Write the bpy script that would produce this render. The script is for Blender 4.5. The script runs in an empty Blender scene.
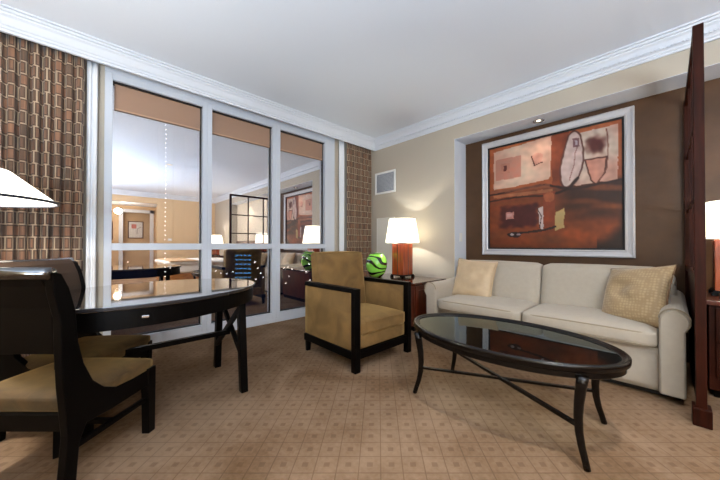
import bpy, bmesh, math, random
from mathutils import Vector, Matrix, noise
random.seed(7)
SC = bpy.context.scene
COL = SC.collection
PI = math.pi

# ------------------------------------------------------------------ camera, world, light, exposure
cam_d = bpy.data.cameras.new('camera'); cam = bpy.data.objects.new('camera', cam_d); COL.objects.link(cam)
cam_d.sensor_width = 36; cam_d.lens = 290 / 720 * 36; cam_d.shift_x = -18 / 720; cam_d.shift_y = 2.5 / 720
cam_d.clip_start = .02; cam_d.clip_end = 2000
cam.location = (3.5, -3.43, 1.015)
cam.rotation_euler = (math.radians(90.5), 0, math.radians(45))
SC.camera = cam
w = bpy.data.worlds.new('night'); SC.world = w; w.use_nodes = True
w.node_tree.nodes['Background'].inputs[0].default_value = (.012, .016, .035, 1)
w.node_tree.nodes['Background'].inputs[1].default_value = 1.0
SC.view_settings.view_transform = 'Standard'; SC.view_settings.look = 'None'
SC.view_settings.exposure = 0.3; SC.view_settings.gamma = 1.0; SC.view_settings.use_curve_mapping = False
try:
    SC.cycles.max_bounces = 10; SC.cycles.diffuse_bounces = 5; SC.cycles.glossy_bounces = 6
    SC.cycles.transparent_max_bounces = 12; SC.cycles.use_denoising = True; SC.cycles.sample_clamp_indirect = 6
    SC.cycles.caustics_reflective = False; SC.cycles.caustics_refractive = False
except Exception: pass

def area(name, loc, target, size, power, color, sy=None):
    l = bpy.data.lights.new(name, 'AREA'); l.energy = power; l.color = color
    l.shape = 'RECTANGLE'; l.size = size; l.size_y = sy or size
    o = bpy.data.objects.new(name, l); COL.objects.link(o); o.location = loc
    o.rotation_euler = (Vector(target) - Vector(loc)).to_track_quat('-Z', 'Y').to_euler()
    return o
def point(name, loc, power, color, r=.05):
    l = bpy.data.lights.new(name, 'POINT'); l.energy = power; l.color = color; l.shadow_soft_size = r
    o = bpy.data.objects.new(name, l); COL.objects.link(o); o.location = loc; return o
# added, unseen fill lights: cool uplights behind the camera, kitchen and bedroom fills
area('added_uplight', (2.7, -4.6, 1.15), (2.7, -4.3, 2.75), 1.2, 14, (.66, .83, 1.0), .8)
area('added_uplight_right', (5.2, -4.6, 1.0), (4.9, -4.3, 2.75), 1.5, 260, (.66, .83, 1.0), .8)  # added cool fill aimed upwards to brighten the whole ceiling
area('added_rear_fill', (2.2, -4.9, 2.70), (2.2, -4.0, 0), 1.6, 4, (1, .97, .92), .5)  # added weak fill from behind the camera, no fixture
area('added_bedroom_fill', (6.3, -3.6, 2.72), (6.3, -3.3, 0), 1.4, 95, (1, .88, .74))  # added warm fill for the bedroom side, no fixture
area('added_bedroom_uplight', (6.9, -4.6, 1.6), (6.5, -3.8, 2.75), .5, 22, (1, .90, .78))  # added warm fill aimed up at the bedroom ceiling, no fixture

# ------------------------------------------------------------------ helpers
def lin(c):
    def f(v):
        v /= 255
        return v / 12.92 if v <= .04045 else ((v + .055) / 1.055) ** 2.4
    return (f(c[0]), f(c[1]), f(c[2]), 1)
def mat(name, rgb, rough=.6, metal=0, spec=.5, coat=0, sheen=0, bump=0, bscale=60, var=0, vscale=4, emit=0, ior=1.45, trans=0):
    m = bpy.data.materials.new(name); m.use_nodes = True; nt = m.node_tree; b = nt.nodes['Principled BSDF']
    c = lin(rgb); b.inputs['Base Color'].default_value = c
    b.inputs['Roughness'].default_value = rough; b.inputs['Metallic'].default_value = metal
    b.inputs['Specular IOR Level'].default_value = spec; b.inputs['Coat Weight'].default_value = coat
    b.inputs['Sheen Weight'].default_value = sheen; b.inputs['IOR'].default_value = ior
    b.inputs['Transmission Weight'].default_value = trans
    b.inputs['Coat Roughness'].default_value = .04
    if emit:
        b.inputs['Emission Color'].default_value = c; b.inputs['Emission Strength'].default_value = emit
    tc = nt.nodes.new('ShaderNodeTexCoord')
    if var:
        n = nt.nodes.new('ShaderNodeTexNoise'); n.inputs['Scale'].default_value = vscale; n.inputs['Detail'].default_value = 5
        nt.links.new(tc.outputs['Object'], n.inputs['Vector'])
        r = nt.nodes.new('ShaderNodeValToRGB')
        r.color_ramp.elements[0].position = .3; r.color_ramp.elements[1].position = .7
        r.color_ramp.elements[0].color = tuple(x * (1 - var) for x in c[:3]) + (1,)
        r.color_ramp.elements[1].color = tuple(min(1, x * (1 + var)) for x in c[:3]) + (1,)
        nt.links.new(n.outputs[0], r.inputs[0]); nt.links.new(r.outputs[0], b.inputs['Base Color'])
    if bump:
        n2 = nt.nodes.new('ShaderNodeTexNoise'); n2.inputs['Scale'].default_value = bscale; n2.inputs['Detail'].default_value = 3
        nt.links.new(tc.outputs['Object'], n2.inputs['Vector'])
        bp = nt.nodes.new('ShaderNodeBump'); bp.inputs['Strength'].default_value = bump; bp.inputs['Distance'].default_value = .004
        nt.links.new(n2.outputs[0], bp.inputs['Height']); nt.links.new(bp.outputs[0], b.inputs['Normal'])
    return m
def wood(name, a, bcol, rough=.3, scale=(14, 14, 1.2), coat=.3):
    m = mat(name, a, rough, coat=coat); nt = m.node_tree; b = nt.nodes['Principled BSDF']
    tc = nt.nodes.new('ShaderNodeTexCoord'); mp = nt.nodes.new('ShaderNodeMapping'); mp.inputs['Scale'].default_value = scale
    n = nt.nodes.new('ShaderNodeTexNoise'); n.inputs['Scale'].default_value = 3; n.inputs['Detail'].default_value = 6
    r = nt.nodes.new('ShaderNodeValToRGB'); r.color_ramp.elements[0].position = .35; r.color_ramp.elements[1].position = .65
    r.color_ramp.elements[0].color = lin(a); r.color_ramp.elements[1].color = lin(bcol)
    nt.links.new(tc.outputs['Object'], mp.inputs[0]); nt.links.new(mp.outputs[0], n.inputs[0]); nt.links.new(n.outputs[0], r.inputs[0])
    nt.links.new(r.outputs[0], b.inputs['Base Color']); return m

def tag(o, label=None, cat=None, group=None, kind=None):
    if label: o['label'] = label
    if cat: o['category'] = cat
    if group: o['group'] = group
    if kind: o['kind'] = kind
    return o
def obj(name, bm, m, parent=None, smooth=False, bevel=0, subsurf=0, solid=0, seg=2):
    me = bpy.data.meshes.new(name); bmesh.ops.recalc_face_normals(bm, faces=bm.faces[:]); bm.to_mesh(me); bm.free()
    o = bpy.data.objects.new(name, me); COL.objects.link(o)
    for mm in (m if isinstance(m, (list, tuple)) else [m]): me.materials.append(mm)
    if parent: o.parent = parent
    if smooth:
        me.polygons.foreach_set('use_smooth', [True] * len(me.polygons))
    if solid:
        md = o.modifiers.new('s', 'SOLIDIFY'); md.thickness = solid; md.offset = 0
    if bevel:
        md = o.modifiers.new('b', 'BEVEL'); md.width = bevel; md.segments = seg; md.limit_method = 'ANGLE'; md.angle_limit = .6
    if subsurf:
        md = o.modifiers.new('u', 'SUBSURF'); md.levels = subsurf; md.render_levels = subsurf
    return o
def struct(name, bm, m, parent=None, **k):
    o = obj(name, bm, m, parent, **k)
    if not parent: o['kind'] = 'structure'
    return o
def empty(name, loc=(0, 0, 0), rz=0, label=None, cat=None, group=None, kind=None):
    o = bpy.data.objects.new(name, None); COL.objects.link(o); o.location = loc; o.rotation_euler = (0, 0, rz)
    o.empty_display_size = .05
    return tag(o, label, cat, group, kind)
def B(*boxes, bm=None):
    """boxes given as (x0,x1,y0,y1,z0,z1)"""
    bm = bm or bmesh.new()
    for (x0, x1, y0, y1, z0, z1) in boxes:
        v = [bm.verts.new((x, y, z)) for x in (x0, x1) for y in (y0, y1) for z in (z0, z1)]
        for f in ((0, 1, 3, 2), (4, 6, 7, 5), (0, 4, 5, 1), (2, 3, 7, 6), (0, 2, 6, 4), (1, 5, 7, 3)):
            bm.faces.new([v[i] for i in f])
    return bm
def prism(poly, axis, a, b, bm=None):
    """poly of 2-D points extruded along an axis from a to b"""
    bm = bm or bmesh.new()
    def P(p, t):
        return {'x': (t, p[0], p[1]), 'y': (p[0], t, p[1]), 'z': (p[0], p[1], t)}[axis]
    v0 = [bm.verts.new(P(p, a)) for p in poly]; v1 = [bm.verts.new(P(p, b)) for p in poly]
    bm.faces.new(v0); bm.faces.new(v1[::-1]); n = len(poly)
    for i in range(n): bm.faces.new((v0[i], v0[(i + 1) % n], v1[(i + 1) % n], v1[i]))
    return bm
def lathe(prof, n=40, c=(0, 0, 0), bm=None, cap=True, square=False):
    bm = bm or bmesh.new(); rings = []
    for r, z in prof:
        rings.append([bm.verts.new((c[0] + r * math.cos(2 * PI * k / n), c[1] + r * math.sin(2 * PI * k / n), c[2] + z)) for k in range(n)])
    for a, b in zip(rings, rings[1:]):
        for k in range(n): bm.faces.new((a[k], a[(k + 1) % n], b[(k + 1) % n], b[k]))
    if cap:
        bm.faces.new(rings[0][::-1]); bm.faces.new(rings[-1])
    return bm
def ell_sweep(prof, a, b, n=96, c=(0, 0), rot=0, bm=None):
    """closed profile of (outward offset, z) swept round an ellipse"""
    bm = bm or bmesh.new(); rings = []
    for k in range(n):
        t = 2 * PI * k / n; ring = []
        for d, z in prof:
            x, y = (a + d) * math.cos(t), (b + d) * math.sin(t)
            ring.append(bm.verts.new((c[0] + x * math.cos(rot) - y * math.sin(rot), c[1] + x * math.sin(rot) + y * math.cos(rot), z)))
        rings.append(ring)
    m = len(prof)
    for k in range(n):
        A, C = rings[k], rings[(k + 1) % n]
        for i in range(m): bm.faces.new((A[i], A[(i + 1) % m], C[(i + 1) % m], C[i]))
    return bm
def ell_disc(a, b, z0, z1, n=96, c=(0, 0), rot=0, bm=None):
    poly = []
    for k in range(n):
        t = 2 * PI * k / n; x, y = a * math.cos(t), b * math.sin(t)
        poly.append((c[0] + x * math.cos(rot) - y * math.sin(rot), c[1] + x * math.sin(rot) + y * math.cos(rot)))
    return prism(poly, 'z', z0, z1, bm)
def tube(pts, r, n=10, bm=None, flat=1.0):
    """tube through points, r number or list of radii"""
    bm = bm or bmesh.new(); rings = []; N = len(pts); pts = [Vector(p) for p in pts]
    avg = (pts[-1] - pts[0]).normalized() if (pts[-1] - pts[0]).length > 1e-6 else Vector((1, 0, 0))
    ref = Vector((0, 1, 0)) if abs(avg.z) > .8 else Vector((0, 0, 1))
    for i, p in enumerate(pts):
        d = (pts[min(i + 1, N - 1)] - pts[max(i - 1, 0)]).normalized()
        s = d.cross(ref)
        if s.length < .1: s = d.cross(Vector((.6, .5, .6)))
        s.normalize(); u = s.cross(d)
        rr = r[i] if isinstance(r, (list, tuple)) else r
        rings.append([bm.verts.new(p + rr * (math.cos(2 * PI * k / n) * s + flat * math.sin(2 * PI * k / n) * u)) for k in range(n)])
    for a, b in zip(rings, rings[1:]):
        for k in range(n): bm.faces.new((a[k], a[(k + 1) % n], b[(k + 1) % n], b[k]))
    bm.faces.new(rings[0][::-1]); bm.faces.new(rings[-1]); return bm
def bar(p, q, wx, wz=None, bm=None):
    """square bar between two points"""
    bm = bm or bmesh.new(); p, q = Vector(p), Vector(q); d = (q - p).normalized(); wz = wz or wx
    s = d.cross(Vector((0, 0, 1)))
    if s.length < .1: s = Vector((1, 0, 0))
    s.normalize(); u = s.cross(d).normalized()
    v = [bm.verts.new(e + a * s * wx / 2 + b_ * u * wz / 2) for e in (p, q) for a, b_ in ((-1, -1), (1, -1), (1, 1), (-1, 1))]
    for f in ((0, 1, 2, 3), (7, 6, 5, 4), (0, 4, 5, 1), (1, 5, 6, 2), (2, 6, 7, 3), (3, 7, 4, 0)): bm.faces.new([v[i] for i in f])
    return bm
def rbox(h, r, crown=(0, 0, 0), n=10, c=(0, 0, 0), bm=None, warp=None):
    """rounded, padded box: half sizes h, edge radius r, crown = bulge of the +x, +y, +z pairs of faces"""
    own = bmesh.new(); bmesh.ops.create_cube(own, size=2)
    bmesh.ops.subdivide_edges(own, edges=own.edges[:], cuts=n, use_grid_fill=True)
    for v in own.verts:
        p = v.co.copy(); q = Vector((0, 0, 0)); inn = Vector((0, 0, 0))
        for i in range(3):
            q[i] = p[i] * h[i]; inn[i] = max(-(h[i] - r), min(h[i] - r, q[i]))
        d = q - inn
        if d.length > 1e-9: d = d.normalized() * r
        co = inn + d
        f = [1 - p[i] ** 2 for i in range(3)]
        for i in range(3):
            j, k = (i + 1) % 3, (i + 2) % 3
            co[i] += crown[i] * p[i] * max(0, f[j]) ** .6 * max(0, f[k]) ** .6
        if warp: co = Vector(warp(co))
        v.co = co + Vector(c)
    if bm is None: return own
    me = bpy.data.meshes.new('t'); own.to_mesh(me); own.free(); bm.from_mesh(me); bpy.data.meshes.remove(me); return bm
def copy_tree(o, parent=None):
    c = o.copy(); COL.objects.link(c)
    if parent: c.parent = parent
    for ch in list(o.children): copy_tree(ch, c)
    return c

# ------------------------------------------------------------------ materials
M_ceil = mat('ceiling_paint', (228, 235, 247), .85, spec=.2)
M_crown = mat('white_trim', (214, 220, 230), .5)
M_frame = mat('window_paint', (202, 209, 220), .45)
M_wall = mat('greige_paint', (182, 173, 159), .8, spec=.2)
M_tan = mat('tan_paint', (214, 186, 150), .8, spec=.2)
M_niche = mat('brown_vinyl', (80, 56, 36), .40, spec=.35, var=.16, vscale=5, bump=.25, bscale=25)
M_black = mat('black_gasket', (10, 10, 12), .5)
M_ebony = mat('ebony_wood', (4, 3, 3), .4, coat=.0, spec=.12)
M_ebtop = mat('ebony_tabletop', (14, 9, 8), .05, spec=.9, coat=1.0, ior=1.6)
M_ebmet = mat('dark_bronze', (7, 5, 5), .22, coat=.0, spec=.4)
M_mahog = wood('mahogany', (64, 24, 13), (92, 38, 19), .3)
M_screenw = wood('dark_mahogany', (34, 12, 5), (52, 19, 8), .5, coat=.0)
M_screenw.node_tree.nodes['Principled BSDF'].inputs['Specular IOR Level'].default_value = .12
M_leather = mat('brown_leather', (54, 40, 30), .38, spec=.5, bump=.1, bscale=200)
M_sofa = mat('cream_upholstery', (168, 158, 143), .9, sheen=.15, bump=.15, bscale=350, var=.03, vscale=30)
M_pipe = mat('cream_piping', (140, 128, 108), .85)
M_silver = mat('brushed_silver', (190, 190, 194), .45, metal=.3)
M_metal = mat('polished_metal', (205, 205, 205), .2, metal=1)
M_white = mat('white_plastic', (228, 228, 226), .4)
M_tanpil = mat('tan_satin', (184, 160, 128), .5, sheen=.3, var=.10, vscale=9)
M_bed = mat('white_linen', (236, 230, 220), .9, bump=.3, bscale=14)
M_goldrn = mat('gold_runner', (190, 155, 115), .8, var=.2, vscale=12, bump=.3, bscale=14)

def velvet(name, a, b_, scale=5):
    m = mat(name, a, .85, sheen=.5, bump=.1, bscale=120); nt = m.node_tree; bs = nt.nodes['Principled BSDF']
    bs.inputs['Sheen Tint'].default_value = lin((230, 190, 120))
    tc = nt.nodes.new('ShaderNodeTexCoord'); n = nt.nodes.new('ShaderNodeTexNoise')
    n.inputs['Scale'].default_value = scale; n.inputs['Detail'].default_value = 6; n.inputs['Distortion'].default_value = 1.2
    r = nt.nodes.new('ShaderNodeValToRGB'); r.color_ramp.elements[0].position = .35; r.color_ramp.elements[1].position = .68
    r.color_ramp.elements[0].color = lin(a); r.color_ramp.elements[1].color = lin(b_)
    nt.links.new(tc.outputs['Object'], n.inputs[0]); nt.links.new(n.outputs[0], r.inputs[0]); nt.links.new(r.outputs[0], bs.inputs['Base Color'])
    return m
M_velvet = velvet('tan_velvet', (98, 73, 38), (124, 94, 52))
M_seatv = velvet('olive_gold_velvet', (46, 32, 13), (82, 59, 28), 9)

def shade_mat(name, col, strength):
    m = bpy.data.materials.new(name); m.use_nodes = True; nt = m.node_tree; nt.nodes.clear()
    out = nt.nodes.new('ShaderNodeOutputMaterial'); d = nt.nodes.new('ShaderNodeBsdfDiffuse'); d.inputs[0].default_value = lin((240, 236, 225))
    t = nt.nodes.new('ShaderNodeBsdfTranslucent'); t.inputs[0].default_value = lin((245, 238, 222))
    e = nt.nodes.new('ShaderNodeEmission'); e.inputs[0].default_value = lin(col); e.inputs[1].default_value = strength
    mx = nt.nodes.new('ShaderNodeMixShader'); mx.inputs[0].default_value = .45
    ad = nt.nodes.new('ShaderNodeAddShader')
    nt.links.new(d.outputs[0], mx.inputs[1]); nt.links.new(t.outputs[0], mx.inputs[2])
    nt.links.new(mx.outputs[0], ad.inputs[0]); nt.links.new(e.outputs[0], ad.inputs[1]); nt.links.new(ad.outputs[0], out.inputs[0])
    return m
M_shade = shade_mat('glowing_lamp_shade', (255, 250, 232), 1.3)
M_shade2 = shade_mat('glowing_white_shade', (255, 252, 246), 1.5)

def emis(name, col, s):
    m = bpy.data.materials.new(name); m.use_nodes = True; nt = m.node_tree; nt.nodes.clear()
    out = nt.nodes.new('ShaderNodeOutputMaterial'); e = nt.nodes.new('ShaderNodeEmission')
    e.inputs[0].default_value = lin(col); e.inputs[1].default_value = s; nt.links.new(e.outputs[0], out.inputs[0]); return m

def pane_mat(name, fac, gcol, tcol, rough=0.0):
    m = bpy.data.materials.new(name); m.use_nodes = True; nt = m.node_tree; nt.nodes.clear()
    out = nt.nodes.new('ShaderNodeOutputMaterial'); g = nt.nodes.new('ShaderNodeBsdfGlossy')
    g.inputs['Roughness'].default_value = rough; g.inputs[0].default_value = gcol
    t = nt.nodes.new('ShaderNodeBsdfTransparent'); t.inputs[0].default_value = tcol
    mx = nt.nodes.new('ShaderNodeMixShader')
    if fac is None:
        fr = nt.nodes.new('ShaderNodeFresnel'); fr.inputs[0].default_value = 1.6; nt.links.new(fr.outputs[0], mx.inputs[0])
    else: mx.inputs[0].default_value = fac
    nt.links.new(t.outputs[0], mx.inputs[1]); nt.links.new(g.outputs[0], mx.inputs[2]); nt.links.new(mx.outputs[0], out.inputs[0]); return m
M_glass = pane_mat('reflective_window_glass', .68, (1, .97, .97, 1), (.8, .85, .95, 1))
M_tglass = pane_mat('tabletop_glass', None, (.86, .95, .93, 1), (.80, .86, .84, 1))

def carpet():
    m = mat('patterned_carpet', (180, 150, 120), .95, spec=.1); nt = m.node_tree; N = nt.nodes; L = nt.links; b = N['Principled BSDF']
    tc = N.new('ShaderNodeTexCoord'); mp = N.new('ShaderNodeMapping'); mp.inputs['Rotation'].default_value = (0, 0, -PI / 4)
    mp.inputs['Location'].default_value = (-.062, 0, 0); mp.vector_type = 'POINT'
    L.new(tc.outputs['Object'], mp.inputs[0]); sp = N.new('ShaderNodeSeparateXYZ'); L.new(mp.outputs[0], sp.inputs[0])
    def mth(op, a, v=None, w_=None):
        n = N.new('ShaderNodeMath'); n.operation = op
        for i, q in enumerate((a, v, w_)):
            if q is None: continue
            if isinstance(q, (int, float)): n.inputs[i].default_value = q
            else: L.new(q, n.inputs[i])
        return n.outputs[0]
    def dist(ax):   # distance to nearest grid line, in metres 0..0.05
        f = mth('FRACT', mth('MULTIPLY', ax, 10)); return mth('MINIMUM', f, mth('SUBTRACT', 1, f))
    dx, dy = dist(sp.outputs[0]), dist(sp.outputs[1])
    d = mth('MINIMUM', dx, dy)
    line = mth('SUBTRACT', 1, mth('SMOOTH_MIN', 1, mth('DIVIDE', d, .035), 0.05))
    line = mth('MAXIMUM', line, 0)
    # little square in the middle of every tile
    c = mth('MAXIMUM', mth('SUBTRACT', .5, dx), mth('SUBTRACT', .5, dy))
    sq = mth('MULTIPLY', mth('LESS_THAN', c, .135), mth('GREATER_THAN', c, -1))
    ring = mth('MULTIPLY', mth('LESS_THAN', c, .40), mth('GREATER_THAN', c, .36))
    n1 = N.new('ShaderNodeTexNoise'); n1.inputs['Scale'].default_value = 2.2; n1.inputs['Detail'].default_value = 4; n1.inputs['Distortion'].default_value = .6
    L.new(tc.outputs['Object'], n1.inputs[0])
    n2 = N.new('ShaderNodeTexNoise'); n2.inputs['Scale'].default_value = 45; n2.inputs['Detail'].default_value = 4
    L.new(tc.outputs['Object'], n2.inputs[0])
    r = N.new('ShaderNodeValToRGB'); r.color_ramp.elements[0].position = .33; r.color_ramp.elements[1].position = .62
    r.color_ramp.elements[0].color = lin((104, 79, 55)); r.color_ramp.elements[1].color = lin((140, 115, 92))
    mixn = mth('ADD', mth('MULTIPLY', n1.outputs[0], .75), mth('MULTIPLY', n2.outputs[0], .25)); L.new(mixn, r.inputs[0])
    dark = mth('MAXIMUM', mth('MULTIPLY', line, .55), mth('MAXIMUM', mth('MULTIPLY', sq, .32), mth('MULTIPLY', ring, .03)))
    dark = mth('MULTIPLY', dark, mth('ADD', .55, mth('MULTIPLY', n2.outputs[0], .9)))
    mx = N.new('ShaderNodeMix'); mx.data_type = 'RGBA'; L.new(dark, mx.inputs[0]); L.new(r.outputs[0], mx.inputs[6])
    mx.inputs[7].default_value = lin((70, 47, 30)); L.new(mx.outputs[2], b.inputs['Base Color'])
    bp = N.new('ShaderNodeBump'); bp.inputs['Strength'].default_value = .35; bp.inputs['Distance'].default_value = .004
    L.new(mth('SUBTRACT', mth('MULTIPLY', n2.outputs[0], .5), line), bp.inputs['Height']); L.new(bp.outputs[0], b.inputs['Normal'])
    return m
M_carpet = carpet()

def curtain_mat():
    m = mat('block_pattern_drape', (120, 85, 60), .8, sheen=.2); nt = m.node_tree; N = nt.nodes; L = nt.links; b = N['Principled BSDF']
    tc = N.new('ShaderNodeTexCoord')
    def brick(w_, h_, off, c1, c2, mort, msize, sq=1, sqf=2, loc=(0, 0, 0)):
        mp = N.new('ShaderNodeMapping'); mp.inputs['Location'].default_value = loc; L.new(tc.outputs['UV'], mp.inputs[0])
        k = N.new('ShaderNodeTexBrick'); L.new(mp.outputs[0], k.inputs[0]); k.offset = off; k.offset_frequency = 2; k.squash = sq; k.squash_frequency = sqf
        k.inputs['Color1'].default_value = lin(c1); k.inputs['Color2'].default_value = lin(c2); k.inputs['Mortar'].default_value = lin(mort)
        k.inputs['Scale'].default_value = 1; k.inputs['Mortar Size'].default_value = msize; k.inputs['Mortar Smooth'].default_value = .1
        k.inputs['Brick Width'].default_value = w_; k.inputs['Row Height'].default_value = h_; k.inputs['Bias'].default_value = 0
        return k
    k1 = brick(.090, .098, .5, (92, 76, 62), (150, 106, 80), (196, 176, 148), .0052, .55, 2)
    k2 = brick(.022, .30, .3, (128, 96, 74), (60, 48, 42), (168, 122, 88), .001, 1.6, 3, (.012, .02, 0))
    k3 = brick(.090, .098, .5, (0, 0, 0), (0, 0, 0), (255, 255, 255), .016, .55, 2)
    k4 = brick(.090, .098, .5, (0, 0, 0), (0, 0, 0), (255, 255, 255), .0052, .55, 2)
    mx = N.new('ShaderNodeMix'); mx.data_type = 'RGBA'; mx.inputs[0].default_value = .38
    band = N.new('ShaderNodeMath'); band.operation = 'SUBTRACT'; L.new(k3.outputs['Fac'], band.inputs[0]); L.new(k4.outputs['Fac'], band.inputs[1])
    L.new(k1.outputs[0], mx.inputs[6]); L.new(k2.outputs[0], mx.inputs[7])
    n = N.new('ShaderNodeTexNoise'); n.inputs['Scale'].default_value = 9; L.new(tc.outputs['UV'], n.inputs[0])
    mb = N.new('ShaderNodeMix'); mb.data_type = 'RGBA'; L.new(band.outputs[0], mb.inputs[0]); L.new(mx.outputs[2], mb.inputs[6]); mb.inputs[7].default_value = lin((86, 64, 50))
    hs = N.new('ShaderNodeHueSaturation'); L.new(mb.outputs[2], hs.inputs['Color'])
    mr = N.new('ShaderNodeMapRange'); mr.inputs[3].default_value = .78; mr.inputs[4].default_value = 1.3; L.new(n.outputs[0], mr.inputs[0]); L.new(mr.outputs[0], hs.inputs['Value'])
    L.new(hs.outputs[0], b.inputs['Base Color']); return m
M_drape = curtain_mat()
def sheer_mat():
    m = mat('sheer_fabric', (238, 241, 246), .9, sheen=.2); return m
M_sheer = sheer_mat()

def jacquard():
    m = mat('gold_jacquard', (190, 160, 110), .6, sheen=.3); nt = m.node_tree; N = nt.nodes; L = nt.links; b = N['Principled BSDF']
    tc = N.new('ShaderNodeTexCoord'); v = N.new('ShaderNodeTexVoronoi'); v.inputs['Scale'].default_value = 48; v.inputs['Randomness'].default_value = .25
    L.new(tc.outputs['Object'], v.inputs[0]); r = N.new('ShaderNodeValToRGB')
    r.color_ramp.elements[0].position = .25; r.color_ramp.elements[1].position = .55
    r.color_ramp.elements[0].color = lin((178, 154, 116)); r.color_ramp.elements[1].color = lin((156, 130, 94))
    L.new(v.outputs[0], r.inputs[0]); L.new(r.outputs[0], b.inputs['Base Color']); return m
M_jac = jacquard()

# ------------------------------------------------------------------ room shell
HC = 2.75; XF = 8.3; YB = -5.2
struct('floor', B((-.4, 11.2, YB - .1, .5, -.06, 0)), M_carpet)
struct('ceiling', B((-.4, XF, YB - .1, .5, HC, HC + .08)), M_ceil)
NX0, NX1, NT, ND = 1.503, 6.75, 2.42, .30
struct('wall_sofa', B((-.45, NX0, 0, .42, 0, HC), (NX1, XF + .1, 0, .42, 0, HC), (NX0, NX1, 0, .42, NT, HC)), M_wall)
struct('wall_niche', B((NX0, NX1, ND, .42, 0, NT)), M_niche)
struct('trim_1', B((NX0, NX1, .0, ND, NT - .004, NT), (NX0, NX0 + .004, 0, ND, 0, NT)), M_crown)
struct('wall_rear', B((-.45, XF + .1, YB - .1, YB, 0, HC)), M_tan)
struct('trim_9', B((4.35, NX1 - .004, ND - .03, ND, 0, NT - .004)), mat('cream_wall_panel', (222, 208, 186), .8))
# window wall: pieces left and right of the glazing, header and pocket board
GW0, GW1 = -3.33, -.73
struct('wall_window', B((-.45, -.17, YB, GW0, 0, HC), (-.45, -.17, GW1, 0, 0, HC), (-.45, -.17, GW0, GW1, 2.66, HC)), M_wall)
struct('trim_2', B((-.02, 0, YB, 0, 2.61, HC)), M_crown)              # fascia in front of the drapery pocket
# far wall with the opening to the entry hall
HO0, HO1, HZ = -3.7, -1.77, 2.42
struct('wall_bedroom', B((XF, XF + .12, HO1, .42, 0, HC), (XF, XF + .12, YB, HO0, 0, HC), (XF, XF + .12, HO0, HO1, HZ, HC)), M_tan)
struct('wall_hall', B((XF + .12, 10.72, HO1 + .25, HO1 + .35, 0, 2.52), (XF + .12, 10.72, HO0 - .4, HO0 - .3, 0, 2.52), (10.6, 10.72, HO0 - .4, -2.52, 0, 2.52), (10.6, 10.72, -1.68, HO1 + .35, 0, 2.52),
       (10.6, 10.72, -2.52, -1.68, 2.30, 2.52), (11.05, 11.15, -2.9, -1.3, 0, 2.52)), M_tan)
struct('ceiling_hall', B((XF + .12, 11.15, HO0 - .4, HO1 + .35, 2.52, 2.60)), M_ceil)
struct('door_1', B((10.55, 10.6, -2.62, -2.50, 0, 2.38), (10.55, 10.6, -1.70, -1.58, 0, 2.38), (10.55, 10.6, -2.62, -1.58, 2.26, 2.38)), M_crown, bevel=.008)
struct('baseboard_sofa', B((0, NX0, -.014, 0, 0, .11)), M_crown)
struct('baseboard_bedroom', B((XF - .014, XF, HO1, 0, 0, .11), (XF - .014, XF, YB, HO0, 0, .11)), M_crown)

# crown moulding: (projection, drop below the ceiling)
CP = [(0, .145), (.016, .145), (.018, .128), (.030, .122), (.032, .108), (.044, .100), (.060, .078), (.072, .058), (.090, .044), (.092, .034), (.108, .030), (.110, .014), (.130, .012), (.130, 0), (0, 0)]
struct('trim_3', prism([(p, HC - d) for p, d in CP], 'y', YB, .0), M_crown)
bm = prism([(-p, HC - d) for p, d in CP], 'x', 0, XF)
for k in range(330):                                                 # bead row under the crown
    x = .14 + k * .0235
    B((x, x + .012, -.064, -.048, HC - .101, HC - .087), bm=bm)
struct('trim_4', bm, M_crown)
struct('trim_5', prism([(XF - p, HC - d) for p, d in CP], 'y', YB, 0), M_crown)
struct('trim_6', prism([(YB + p, HC - d) for p, d in CP], 'x', 0, XF), M_crown)

# ------------------------------------------------------------------ windows
FX0, FX1 = -.24, -.15
struct('trim_7', B((FX0, FX1, GW0, GW1, 0, .05), (FX0, FX1, GW0, GW1, 2.62, 2.67)), M_frame, bevel=.004)
struct('trim_8', B((FX0, FX1 - .015, GW1, -.66, 0, 2.67)), M_wall)
spans = [(-3.275, -2.535), (-2.44, -1.73), (-1.62, -.91)]
for i, (a, b_) in enumerate(spans):
    r = empty('window_%d' % (i + 1), (0, 0, 0), kind='structure')
    l0 = -3.33 if i == 0 else (a + spans[i - 1][1]) / 2
    l1 = -.73 if i == 2 else (b_ + spans[i + 1][0]) / 2
    obj('frame', B((FX0, FX1, l0, a, .05, 2.62), (FX0, FX1, b_, l1, .05, 2.62)), M_frame, r, bevel=.004)
    obj('head_rail', B((FX0, FX1, a, b_, 2.56, 2.62)), M_frame, r)
    obj('sill', B((FX0, FX1, a, b_, .05, .125)), M_frame, r)
    obj('transom', B((FX0 + .01, FX1, a, b_, .965, 1.032)), M_frame, r, bevel=.004)
    g = .012
    obj('gasket', B((-.219, -.18, a, b_, 2.548, 2.56), (-.219, -.205, b_ - g, b_, 1.032, 2.548), (-.219, -.205, b_ - g, b_, .14, .965),
                    (-.219, -.2, a, b_, .125, .137)), M_black, r)
    obj('upper_pane', B((-.226, -.220, a, b_, 1.0, 2.56)), M_glass, r)
    obj('lower_pane', B((-.226, -.220, a, b_, .10, 1.0)), M_glass, r)

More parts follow.
